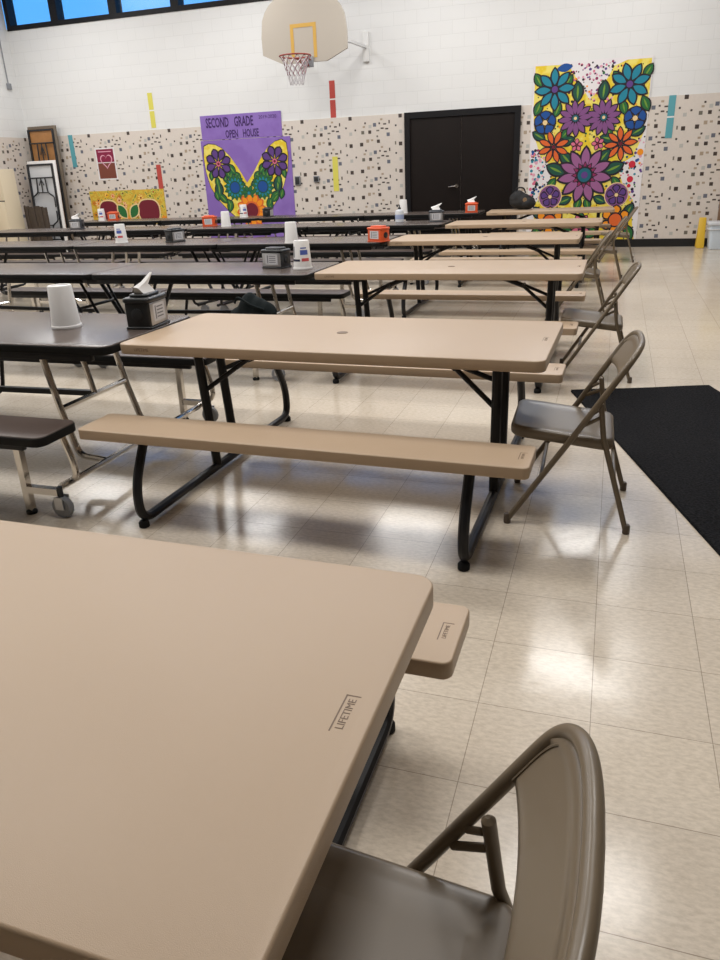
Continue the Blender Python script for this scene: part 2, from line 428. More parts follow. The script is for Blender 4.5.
for lb, x, z, h in (('grey wall box with dark cover, just right of purple banner', -5.80, 1.27, .16), ('smaller grey wall box on the mosaic, further right of purple banner', -5.415, 1.285, .11)):
    q = MB(); q.rbox((x-.055, YB-.05, z-h/2), (x+.055, YB-.0135, z+h/2), GREYPL, .006)
    t = tag(q.build('wall_box'), lb, 'electrical box', None)
    q = MB(); q.rbox((x-.04, YB-.056, z-h/2+.015), (x+.04, YB-.049, z+h/2-.015), DKSTEEL, .003); q.build('cover_plate', t)
# conduit with a small box on the left wall
t = thing('conduit', 'thin grey conduit dropping to a small box on the left wall', 'conduit', (XL, 13.809, 3.25))
q = MB(); q.tube([(.015, 0, .04), (.015, 0, 2.9)], .012, GREYPL, 8); q.build('pipe', t)
q = MB(); q.rbox((.001, -.05, -.06), (.05, .05, .05), GREYPL, .006); q.build('junction_box', t)

# ---- artwork pieces: flat painted paper, shapes layered by fractions of a millimetre
class Art:
    def __init__(s, y): s.q = MB(); s.y = y; s.k = 0
    def poly(s, pts, m, lay):
        y = s.y-lay*.0007-s.k*.000004; s.k += 1
        s.q.poly([(x, y, z) for x, z in pts], m)
    def disc(s, x, z, r, m, lay, n=16, rz=None):
        s.poly([(x+r*math.cos(2*PI*i/n), z+(rz or r)*math.sin(2*PI*i/n)) for i in range(n)], m, lay)
    def petal(s, x, z, a, r0, r1, wd, m, lay, blunt=.5):
        c, sn = math.cos(a), math.sin(a); pts = []
        for side in (1, -1):
            ts = [i/8 for i in range(9)]
            if side < 0: ts = ts[::-1][1:-1]
            for t in ts:
                wv = math.sin(PI*min(1, t**(1.05 if blunt < .6 else 1.7)))**(.8)*wd*side
                l = r0+(r1-r0)*t
                pts.append((x+l*c-wv*sn, z+l*sn+wv*c))
        s.poly(pts, m, lay)
    def flower(s, x, z, r, n, m, core, corem=None, a0=.2, wd=None, ink=P_INK, lay=3, blunt=.5, corem2=None):
        wd = wd or r*.95*PI/n*.62
        for i in range(n):
            a = a0+2*PI*i/n; s.petal(x, z, a, r*.08, r*1.0, wd, ink, lay, blunt)
        for i in range(n):
            a = a0+2*PI*i/n; s.petal(x, z, a, r*.20, r*.91, wd*.66, m, lay+1, blunt)
        if corem:
            s.disc(x, z, core*1.25, ink, lay+2); s.disc(x, z, core, corem, lay+3)
            if corem2: s.disc(x, z, core*.5, corem2, lay+4)
    def leaf(s, x, z, a, L, m, lay=2, wd=.3):
        s.petal(x-math.cos(a)*L/2, z-math.sin(a)*L/2, a, 0, L, L*wd, P_INK, lay); s.petal(x-math.cos(a)*L/2, z-math.sin(a)*L/2, a, L*.08, L*.92, L*wd*.72, m, lay+.5); s.petal(x-math.cos(a)*L/2, z-math.sin(a)*L/2, a, L*.2, L*.8, L*wd*.16, P_LIME, lay+.8)
    def dots(s, n, region, cols, rmin, rmax, lay=1, seed=1):
        R = random.Random(seed)
        for i in range(n):
            x, z = region(R); s.disc(x, z, R.uniform(rmin, rmax), R.choice(cols), lay, 8)

# big flower mural (right of the door)
A = Art(YB-.018)
root = thing('flower_mural', 'tall bright mural of mirrored teal, purple and orange flowers right of the door', 'mural', (0, 0, 0))
A.q.box((-1.47, YB-.0175, .005), (.385, YB-.0135, 2.90), P_WHITE)
cx = -.53
yelp = [(-1.44,2.87),(-.92,2.86),(-.78,2.66),(-.66,2.5),(-.55,2.33),(-.42,2.45),(-.29,2.62),(-.20,2.79),(.0,2.86),(.36,2.86),(.37,2.41),(.34,1.78),(.23,1.45),(-.02,1.30),(.12,.95),(.28,.76),(.30,.40),(.37,.05),(-1.43,.03),(-1.35,.45),(-1.34,.75),(-1.16,.95),(-1.06,1.32),(-1.28,1.48),(-1.40,1.8),(-1.44,2.18)]
A.poly(yelp, P_YEL, .6)
A.dots(150, lambda R: (R.uniform(-.98, -.1), R.uniform(2.3, 2.86)), [P_INK, P_MAG, P_LPK, P_PINK, P_VIO, P_LPK], .010, .024, .3, 3)
A.dots(70, lambda R: (R.uniform(-1.45, -1.2), R.uniform(.78, 1.6)), [P_BLUE, P_INK, P_PINK, P_LPK, P_TEAL, P_MAG], .012, .032, .3, 4)
A.dots(60, lambda R: (R.uniform(.05, .37), R.uniform(.75, 1.75)), [P_BLUE, P_INK, P_LPK, P_PINK, P_TEAL, P_VIO], .010, .026, .3, 5)
A.dots(420, lambda R: (R.uniform(-1.40, .33), R.uniform(.05, 2.8)), [P_INK, P_INK, P_GREEN, P_DKGR, P_ORB], .008, .020, .9, 6)
for (x, z, r) in ((.21, 1.32, .055), (.20, 1.09, .05), (.19, .99, .03)): A.disc(x, z, r, P_RED, 1.2)
A.petal(-1.10, 2.80, .12, 0, .26, .06, P_BLUE, 1.2); A.disc(.32, 1.5, .05, P_ORB, 1.2)
# leaves behind the blossoms
for (x, z, a, L, m) in [(-.74,2.45,1.6,.34,P_DKGR),(-.33,2.44,1.5,.34,P_DKGR),(-.92,2.60,.9,.30,P_GREEN),(-.12,2.60,2.2,.30,P_GREEN),(-1.38,2.66,2.1,.26,P_GREEN),(.32,2.68,1.0,.26,P_GREEN),
    (-1.36,2.25,-2.0,.28,P_GREEN),(.33,2.22,-1.1,.28,P_GREEN),(-1.05,2.20,1.2,.26,P_GREEN),(-.0,2.18,1.9,.26,P_GREEN),(-.88,1.85,.8,.26,P_GREEN),(-.22,1.85,2.3,.26,P_GREEN),(-1.33,1.82,2.6,.28,P_DKGR),(.25,1.82,.5,.28,P_DKGR),
    (-.87,1.72,.3,.30,P_DKGR),(-.20,1.73,2.9,.30,P_DKGR),(-.86,1.45,-.8,.34,P_DKGR),(-.26,1.45,-2.3,.34,P_DKGR),(-1.02,1.28,2.7,.38,P_DKGR),(-.08,1.27,.4,.38,P_DKGR),(-1.08,1.06,.9,.24,P_GREEN),(-.02,1.05,2.2,.24,P_GREEN),
    (-.84,.78,.4,.26,P_DKGR),(-.26,.78,2.7,.26,P_DKGR),(-.62,.72,1.3,.24,P_GREEN),(-.46,.72,1.8,.24,P_GREEN),(-1.28,.58,2.2,.30,P_DKGR),(.22,.58,1.1,.32,P_DKGR),(-1.3,.25,-1.9,.3,P_GREEN),(.25,.25,-1.1,.3,P_GREEN),(-.55,.45,1.57,.3,P_GREEN),(-.75,.25,2.4,.3,P_GREEN),(-.35,.25,.8,.3,P_GREEN)]:
    A.leaf(x, z, a, L, m)
A.flower(-1.11, 2.51, .335, 8, P_TEAL, .05, P_VIO, .05, .078); A.flower(.06, 2.51, .33, 8, P_TEAL, .05, P_VIO, .30, .082)
A.flower(-1.24, 2.02, .19, 5, P_BLUE, .04, P_CREAM, .3, .115, blunt=.9); A.flower(.19, 2.01, .185, 5, P_BLUE, .04, P_CREAM, .3, .115, blunt=.9)
A.flower(-.75, 2.06, .295, 12, P_PURP, .05, P_TEALD, .1, .06, corem2=P_CREAM); A.flower(-.30, 2.05, .29, 12, P_PURP, .05, P_TEALD, .2, .06, corem2=P_CREAM)
A.flower(-1.08, 1.64, .275, 8, P_OR, .03, P_MAR, .35, .055); A.flower(.0, 1.64, .275, 8, P_OR, .03, P_MAR, .1, .055)
A.flower(-.70, 1.65, .11, 5, P_PINK, .02, P_MAR, .3); A.flower(-.36, 1.66, .11, 5, P_PINK, .02, P_MAR, .6)
A.flower(-.54, 1.18, .47, 11, P_MAUVE, .13, P_TEAL, PI/2, .10, lay=4, corem2=P_VIO); A.flower(-.54, 1.18, .22, 12, P_MAG, .11, P_TEALD, 0, .035, lay=7.2, corem2=P_VIO)
for x in (-1.09, .005):
    A.disc(x, .85, .20, P_CREAM, 2.6, 20); A.disc(x, .85, .185, P_PURP, 2.8, 20); A.flower(x, .85, .17, 5, P_VIO, .03, P_CREAM, .4, .07, blunt=.9)
for x in (-1.08, .02): A.flower(x, .45, .25, 6, P_ORB, .10, P_OR, .5, .09, blunt=.9)
A.flower(-.54, .35, .22, 7, P_PINK, .05, P_MAG, .2)
A.q.build('painted_sheet', root)

# purple banner with wings
root = thing('purple_banner', 'purple hand-lettered banner with yellow butterfly wings of flowers, left of the hoop', 'banner', (0, 0, 0))
q = MB(); q.box((-7.75, YB-.020, 2.06), (-6.055, YB-.0135, 2.485), P_PURB); tp = q.build('title_sheet', root)
A = Art(YB-.0225)
A.q.box((-7.79, YB-.022, .16), (-5.90, YB-.0135, 2.05), P_PURB)
wing = [(-7.73,1.95),(-7.62,1.99),(-7.48,1.97),(-7.34,1.90),(-7.2,1.77),(-7.03,1.54),(-6.87,1.27),(-6.72,1.44),(-6.55,1.68),(-6.38,1.87),(-6.22,1.97),(-6.08,2.00),(-5.99,1.94),(-5.965,1.72),(-6.00,1.45),(-6.10,1.2),(-6.25,.95),(-6.42,.76),(-6.76,.62),(-6.9,.6),(-7.16,.63),(-7.36,.80),(-7.54,.99),(-7.67,1.21),(-7.74,1.5),(-7.755,1.75)]
inkw = [(x+(x+6.86)*.012, z+(z-1.3)*.02) for x, z in wing]
def tri_wing(pts, m, lay):   # the concave wing pair as two halves that share the middle line
    A.poly(pts[:7]+pts[20:], m, lay); A.poly(pts[6:21], m, lay)
tri_wing(inkw, P_INK, .4); tri_wing(wing, P_YEL, .7)
for (x, z, a, L, m) in [(-7.17,1.52,2.2,.26,P_GREEN),(-6.52,1.52,.9,.26,P_GREEN),(-7.26,1.45,1.9,.24,P_GREEN),(-6.42,1.42,1.2,.24,P_GREEN),(-7.49,1.16,1.6,.34,P_DKGR),(-6.22,1.22,1.5,.34,P_DKGR),(-7.42,1.0,2.4,.26,P_GREEN),(-6.3,1.02,.7,.26,P_GREEN),(-7.28,.85,1.3,.26,P_GREEN),(-6.42,.86,1.8,.26,P_GREEN),(-7.1,1.36,1.4,.2,P_GREEN),(-6.62,1.36,1.7,.2,P_GREEN)]:
    A.leaf(x, z, a, L, m)
for sx in (-1, 1):
    for (dx, z, a, L) in [(.36,1.40,1.9,.2),(.48,1.36,1.3,.2),(.20,1.40,.9,.2),(.13,1.26,.5,.18),(.66,1.30,1.5,.22),(.70,1.05,1.3,.22),(.56,.98,.8,.22),(.44,.90,1.2,.2),(.14,.98,.6,.18),(.78,1.42,1.7,.2)]:
        A.leaf(-6.85+sx*dx, z, a if sx > 0 else PI-a, L, P_GREEN if L > .19 else P_DKGR)
for x in (-7.45, -6.25): A.flower(x, 1.63, .29, 8, P_VIO, .05, P_PINK, .3, .085, ink=P_INK, corem2=P_MAR, blunt=.9)
for x in (-7.14, -6.54): A.flower(x, 1.19, .25, 14, P_GREEN, .1, None, .3, .045, ink=P_DKGR, lay=2.5); A.flower(x, 1.19, .205, 14, P_TEAL, .10, P_BLUE, .1, .035, ink=P_DKGR)
A.flower(-6.85, 1.08, .16, 7, P_GREEN, .03, P_TEAL, .2, ink=P_DKGR)
A.flower(-6.82, .76, .33, 12, P_ORB, .14, P_MAR, .1, .075, ink=P_OR, blunt=.9)
A.q.build('painted_sheet', root)
yt = YB-.0215
text_mesh('SECOND', .205, P_VIOI, 'lettering', tp, (-7.39, yt, 2.345), (PI/2, 0, 0), .0008, (.60, 1.15, 1), .005); text_mesh('GRADE', .205, P_VIOI, 'lettering', tp, (-6.83, yt, 2.345), (PI/2, 0, 0), .0008, (.60, 1.15, 1), .005)
text_mesh('OPEN', .17, P_VIOI, 'lettering', tp, (-7.10, yt, 2.14), (PI/2, 0, 0), .0008, (.62, 1.1, 1), .004); text_mesh('HOUSE', .17, P_VIOI, 'lettering', tp, (-6.70, yt, 2.14), (PI/2, 0, 0), .0008, (.62, 1.1, 1), .004)
text_mesh('2019-2020', .085, P_VIOI, 'lettering', tp, (-6.33, yt, 2.40), (PI/2, 0, 0), .0008)

# sunflower strip with two apples
root = thing('apple_mural', 'yellow floral paper mural with two dark red apples near the left corner', 'mural', (0, 0, 0))
A = Art(YB-.0185)
A.q.box((-10.56, YB-.018, .55), (-8.76, YB-.0135, 1.22), P_SUNF)
R = random.Random(11)
for i in range(46):
    x, z = R.uniform(-10.5, -8.82), R.uniform(.6, 1.18); A.flower(x, z, R.uniform(.05, .09), 8, R.choice([P_ORB, P_YEL, P_YEL, P_CREAM]), .015, R.choice([P_INK, P_MAR, P_OR]), ink=R.choice([P_GREEN, P_ORB, P_OR]), lay=1)
for x, wd in ((-10.13, .225), (-9.16, .245)):
    for k, m, l in ((1.12, P_CREAM, 5), (1.0, P_MAR, 5.6)):
        A.poly([(x+wd*k*(abs(math.cos(a))**.7)*(1 if math.cos(a) > 0 else -1), .80+.22*k*(abs(math.sin(a))**.8)*(1 if math.sin(a) > 0 else -1)) for a in [2*PI*i/24 for i in range(24)]], m, l)
for x, a in ((-9.80, 2.2), (-9.52, .95)):
    A.petal(x-math.cos(a)*.17, .80-math.sin(a)*.17, a, 0, .36, .12, P_CREAM, 6); A.petal(x-math.cos(a)*.15, .80-math.sin(a)*.15, a, 0, .31, .09, P_GREEN, 6.6)
A.q.build('painted_sheet', root)

# heart poster
root = thing('heart_poster', 'small maroon and brown poster with a white outlined heart', 'poster', (0, 0, 0))
A = Art(YB-.0165)
A.q.box((-10.255, YB-.016, 1.43), (-9.79, YB-.0135, 2.035), P_WHITE)
A.poly([(-10.225,1.455),(-9.82,1.455),(-9.82,1.75),(-10.225,1.75)], P_HEART2, 1); A.poly([(-10.225,1.765),(-9.82,1.765),(-9.82,2.01),(-10.225,2.01)], P_HEART, 1)
hp = []
for i in range(40):
    t = 2*PI*i/40; hp.append((-10.01+.145*math.sin(t)**3, 1.79+.0095*(13*math.cos(t)-5*math.cos(2*t)-2*math.cos(3*t)-math.cos(4*t))))
for i in range(40):
    a, b = hp[i], hp[(i+1) % 40]; c = (-10.01, 1.80); sk = lambda p: (c[0]+(p[0]-c[0])*.84, c[1]+(p[1]-c[1])*.84)
    A.poly([a, b, sk(b), sk(a)], P_LPK, 2)
A.q.box((-10.18, YB-.0182, 1.955), (-9.87, YB-.0176, 1.972), P_LPK)
A.q.build('printed_card', root)

# ================================================================ basketball hoop
BY = 12.70
root = thing('basketball_hoop', 'wall-mounted fan-shaped basketball hoop with red rim and net', 'basketball hoop', (-4.975, BY, 3.05))
q = MB()
out = [(-.38,.0),(-.73,.15),(-.735,.40)]
for i in range(13):
    a = PI*(.93-.86*i/12); out.append((.70*math.cos(a)*1.03, .52+.52*math.sin(a)))
out += [(.735,.40),(.73,.15),(.38,.0)]
nb = len(out)
q.add([(x, 0, z) for x, z in out]+[(x, .045, z) for x, z in out], [tuple(range(nb)), tuple(range(2*nb-1, nb-1, -1))]+[(i, (i+1) % nb, nb+(i+1) % nb, nb+i) for i in range(nb)], FANB)
bd = q.build('backboard', root)
q = MB()
for a, b in (((-.225,.06),(-.17,.55)), ((.165,.06),(.22,.55)), ((-.17,.495),(.165,.55))): q.box((a[0], -.004, a[1]), (b[0], -.0005, b[1]), GOLD)
q.build('target_square', bd)
q = MB(); RC = (.015, -.44, .045); n = 28
q.tube([(RC[0]+0.245*math.cos(2*PI*i/n), RC[1]+0.245*math.sin(2*PI*i/n), RC[2]) for i in range(n)], .011, RIMM, 8, closed=True)
q.tube([(RC[0]-.10, RC[1]+.21, RC[2]), (RC[0]-.06, -.01, RC[2]-.02)], .012, RIMM, 8); q.tube([(RC[0]+.10, RC[1]+.21, RC[2]), (RC[0]+.10, -.01, RC[2]-.02)], .012, RIMM, 8)
q.rbox((RC[0]-.02, -.05, RC[2]-.12), (RC[0]+.14, -.0005, RC[2]+.03), GREYPL, .006)
q.tube([(RC[0]-.06, RC[1]+.25, RC[2]-.01), (RC[0]-.02, -.02, RC[2]-.12)], .010, RIMM, 6); q.tube([(RC[0]+.08, RC[1]+.25, RC[2]-.01), (RC[0]+.06, -.02, RC[2]-.12)], .010, RIMM, 6)
q.build('rim', root)
q = MB(); NC = 12
def netp(k, t):
    r = .235-.13*t**.75; z = RC[2]-.40*t; a = 2*PI*k/NC; return (RC[0]+r*math.cos(a), RC[1]+r*math.sin(a), z)
for i in range(NC):
    for s in (1, -1):
        pts = [netp(i+s*.5*j, j/6) for j in range(7)]
        q.tube(pts[:5], .0065, NETM if s > 0 else NETR, 5); q.tube(pts[4:], .0065, NETM, 5)
q.build('net', root)
q = MB(); WY = YB-BY
for x in (-.62, .62):
    q.rbox((x-.055, WY-.05, .10), (x+.055, WY-.0006, .56), WHITEMETAL, .006)
    q.sq((x, .045, .30), (x, WY-.05, .33), .022, WHITEMETAL)
q.sq((-.62, .07, .30), (.62, .07, .30), .02, WHITEMETAL)
q.build('wall_bracket', root)
# ================================================================ picnic tables
PL, PW = 1.915, .785
def make_picnic():
    t = thing('picnic_table', 'x', 'table', (0,0,0), 0, 'tan folding picnic tables in a column')
    q = MB(); q.slab(0, 0, PL, PW, .674, .720, .042, .005, TAN, 8); top = q.build('tabletop', t)
    q = MB()
    bx = PL/2-.052   # embossed frame: long bar on the inner side plus one short end
    q.box((bx, -.038, .7196), (bx+.0022, .038, .7203), TANMARK); q.box((bx, .0358, .7196), (bx+.022, .038, .7203), TANMARK); q.build('embossed_border', top)
    text_mesh('LIFETIME', .0165, TANMARK, 'embossed_lettering', top, (bx+.013, -.001, .7201), (0, 0, PI/2), .0003, (.98, 1.0, 1))
    text_mesh('LIFETIME', .020, TANMARK, 'embossed_lettering', top, (-PL/2+.13, -PW/2-.0002, .697), (PI/2, 0, 0), .0003)
    q = MB(); q.lathe([(.026, .7192), (.026, .7215), (.020, .7215)], TANMARK, 18); q.build('hole_cap', top)
    for s in (-1, 1):
        q = MB(); q.slab(0, s*.637, PL, .236, .386, .431, .024, .005, TAN, 8); b = q.build('bench', t)
        q = MB(); bx = PL/2-.050
        q.box((bx, s*.637-.035, .4306), (bx+.0025, s*.637+.035, .4313), TANMARK); q.box((bx, s*.637+.0325, .4306), (bx+.026, s*.637+.035, .4313), TANMARK); q.build('embossed_border', b)
        text_mesh('LIFETIME', .0140, TANMARK, 'embossed_lettering', b, (bx+.014, s*.637-.001, .4312), (0, 0, PI/2), .0003)
    for sx in (-1, 1):
        X = sx*.71+.025; LN = -.04 if sx < 0 else 0.0
        q = MB()
        path = [(X, -.660, .380), (X, -.768, .20), (X, -.768, .034), (X, .768, .034), (X, .768, .20), (X, .660, .380)]
        q.tube(fillet(path, .08, 7), .021, BLACKM, 10)
        for s in (-1, 1): q.rbox((X-.05, s*.645-.06, .374), (X+.05, s*.645+.06, .387), BLACKM, .004)
        fr = q.build('leg_frame', t)
        for s in (-1, 1):
            q = MB(); q.lathe([(.019, 0), (.0235, .003), (.0235, .022), (.018, .03)], RUBBER, 12, c=(X, s*.755, 0)); q.build('rubber_foot', fr)
            q = MB(); q.tube([(X, s*.10, .045), (X+LN, s*.10, .676)], .023, BLACKM, 10, sx=1.0); q.build('post', t)
        for s in (-1, 1):
            q = MB(); q.tube([(X+LN*.6, s*.10, .43 if s < 0 else .49), (X-sx*.20, s*.025, .585)], .012, BLACKM, 8); q.build('brace', t)
        q = MB(); q.tube([(X-sx*.18, 0, .575), (X-sx*.43, 0, .668)], .018, BLACKM, 8); q.tube([(X-sx*.20, -.04, .587), (X-sx*.20, .04, .587)], .014, DKSTEEL, 8); q.build('folding_strut', t)
        q = MB(); q.rbox((X-.03, -.30, .660), (X+.03, .30, .6745), BLACKM, .004); q.build('top_bracket', t)
    return t
pt = make_picnic()
PT = [  # x, y, rot, label
    (-1.210, .761, -.0076, 'nearest tan picnic table, filling the bottom left with its bare top'),
    (-1.146, 3.193, -.023, 'second tan picnic table from the camera, standing by the black floor mat'),
    (-1.12, 5.595, 0, 'third tan picnic table, behind the second, beside the dark table with printed cup'),
    (-1.255, 8.035, -.004, 'fourth tan picnic table, next to the orange dispenser at its left end'),
    (-1.09, 10.15, -.004, 'fifth tan picnic table, second from the back wall, under the dark door'),
    (-.97, 12.67, .05, 'farthest tan picnic table, with the black backpack on it, before the flower mural')]
for i, (x, y, rz, lb) in enumerate(PT):
    if i == 0: pt.location = (x, y, 0); pt.rotation_euler = (0, 0, rz); pt['label'] = lb
    else: dup(pt, (x, y, 0), rz, lb)

# ================================================================ dark folding cafeteria tables with benches
DL, DW = 3.77, .78
def make_cafe():
    t = thing('cafeteria_table', 'x', 'table', (0,0,0), 0, 'dark mobile bench tables in rows')
    H = DL/2
    for sx in (-1, 1):
        q = MB(); q.slab(sx*(H/2+.002), 0, H-.006, DW, .690, .720, .05 , .004, WALNUT, 3); tp = q.build('tabletop', t)
        q = MB(); q.slab(sx*(H/2+.002), 0, H-.002, DW+.008, .678, .7165, .054, .006, RUBBER, 3); q.build('edge_band', tp)
        q = MB()
        q.rbox((sx*H/2-H/2+.06, -DW/2+.012, .646), (sx*H/2+H/2-.10, -DW/2+.045, .679), BLACKM, .004); q.rbox((sx*H/2-H/2+.06, DW/2-.045, .646), (sx*H/2+H/2-.10, DW/2-.012, .679), BLACKM, .004)
        q.rbox((sx*H/2-.03, -DW/2+.045, .655), (sx*H/2+.03, DW/2-.045, .679), BLACKM, .004)
        q.build('apron_rail', t)
        for s in (-1, 1):
            cy = s*.70
            q = MB(); q.slab(sx*(H/2-.03), cy, H-.08, .25, .405, .431, .04, .004, WALNUTB, 3); b = q.build('bench', t)
            q = MB(); q.slab(sx*(H/2-.03), cy, H-.076, .258, .388, .4275, .044, .005, RUBBER, 3); q.rbox((sx*(H/2-.03)-H/2+.1, cy-.10, .358), (sx*(H/2-.03)+H/2-.16, cy-.075, .389), BLACKM, .004); q.build('bench_rail', b)
        # end support in chrome tube
        ex = sx*(H-.475); d = sx
        for s in (-1, 1):
            q = MB(); q.tube(fillet([(ex, s*.27, .68), (ex+d*.06, s*.275, .37), (ex+d*.125, s*.28, .13), (ex+d*.29, s*.285, .118)], .05), .0165, CHROME, 10); q.build('end_leg', t)
        q = MB(); q.tube([(ex+d*.06, -.275, .37), (ex+d*.06, .275, .37)], .0150, CHROME, 10); q.build('cross_bar', t)
        q = MB(); q.tube([(ex+d*.06, 0, .37), (ex+d*.0, 0, .675)], .0150, CHROME, 10); q.build('end_leg', t)
        q = MB(); q.sq((ex+d*.06, 0, .375), (sx*.30, 0, .36), .014, BLACKM); q.build('torsion_bar', t)
        q = MB(); q.tube([(ex+d*.29, -.64, .12), (ex+d*.29, .64, .12)], .0150, CHROME, 10); q.build('floor_rail', t)
        for s in (-1, 1):
            cy = s*.69
            q = MB(); q.sq((ex+d*.150, cy, .39), (ex+d*.145, cy, .02), .016, CHROME); q.sq((ex+d*.150, cy, .125), (ex+d*.325, cy, .125), .016, CHROME); lg = q.build('bench_leg', t)
            q = MB(); q.lathe([(.024, 0), (.026, .012), (.016, .026)], RUBBER, 12, c=(ex+d*.145, cy, 0)); q.build('leg_glide', lg)
            q = MB(); q.tube(fillet([(ex+d*.355, cy-s*.05, .39), (ex+d*.395, cy-s*.05, .25), (ex+d*.395, cy-s*.05, .18), (ex+d*.29, cy-s*.06, .125)], .06), .0150, CHROME, 10); q.build('bench_tube', t)
            q = MB(); cxx = ex+d*.330
            q.lathe([(.004, -.017), (.046, -.017), (.052, -.010), (.052, .010), (.046, .017), (.004, .017)], GREYPL, 18, T=lambda v: (cxx+v[0], cy+v[2], .052+v[1]))
            cw = q.build('caster', t)
            q = MB(); q.box((cxx-.022, cy-.026, .045), (cxx+.022, cy-.020, .105), SILVER); q.box((cxx-.022, cy+.020, .045), (cxx+.022, cy+.026, .105), SILVER); q.tube([(cxx, cy, .10), (cxx, cy, .15)], .013, DKSTEEL, 8); q.build('caster_fork', cw)
        # folding support near the middle seam, in black tube
        for s in (-1, 1):
            q = MB(); q.tube([(sx*.42, s*.22, .675), (sx*.12, s*.26, .10)], .0185, BLACKM, 8); q.tube([(sx*.30, s*.16, .675), (sx*.05, s*.16, .16)], .0125, BLACKM, 8); q.build('fold_leg', t)
            q = MB(); q.tube(fillet([(sx*.22, s*.70, .39), (sx*.16, s*.70, .12), (sx*.12, s*.26, .10)], .06), .014, BLACKM, 8); q.build('bench_tube', t)
            q = MB(); q.lathe([(.004, -.015), (.046, -.015), (.05, -.008), (.05, .008), (.046, .015), (.004, .015)], GREYPL, 16, T=lambda v: (sx*.12+v[0], s*.56+v[2], .05+v[1])); q.tube([(sx*.12, s*.56, .05), (sx*.12, s*.56, .13)], .014, DKSTEEL, 8)
            q.build('caster', t)
        q = MB(); q.tube([(sx*.12, -.70, .115), (sx*.12, .70, .115)], .015, BLACKM, 8); q.build('floor_rail', t)
        q = MB(); q.tube([(sx*.25, -.24, .42), (sx*.25, .24, .42)], .013, BLACKM, 8); q.build('cross_bar', t)
    q = MB(); q.rbox((-.11, -.30, .630), (.11, .30, .672), DKSTEEL, .006); q.build('fold_hinge', t)
    return t
ct = make_cafe()
CT = [(-2.125-DL/2, 3.147, 0, 'nearest dark cafeteria table at the left edge, with plain white cup and napkin dispenser'),
      (-2.10-DL/2, 5.514, 0, 'dark cafeteria table in the second row back, with printed white cup beside black dispenser'),
      (-2.245-DL/2, 7.913, 0, 'right-hand dark table of the row joining the fourth tan table, plain white cup on it'),
      (-2.275-DL*1.5, 7.913, 0, 'left-hand dark table of the middle row, printed cup and black dispenser on it'),
      (-2.122-DL/2, 10.301, 0, 'right-hand dark table of the second row from the back wall, white pump bottle at right'),
      (-2.172-DL*1.5, 10.301, 0, 'left-hand dark table of the second row from the back, grey dispenser on it'),
      (-2.029-DL/2, 12.556, .01, 'right-hand dark table of the last row, in front of the purple banner'),
      (-2.070-DL*1.5, 12.525, 0, 'left-hand dark table of the last row, in front of the apple mural')]
for i, (x, y, rz, lb) in enumerate(CT):
    if i == 0: ct.location = (x, y, 0); ct.rotation_euler = (0, 0, rz); ct['label'] = lb
    else: dup(ct, (x, y, 0), rz, lb)

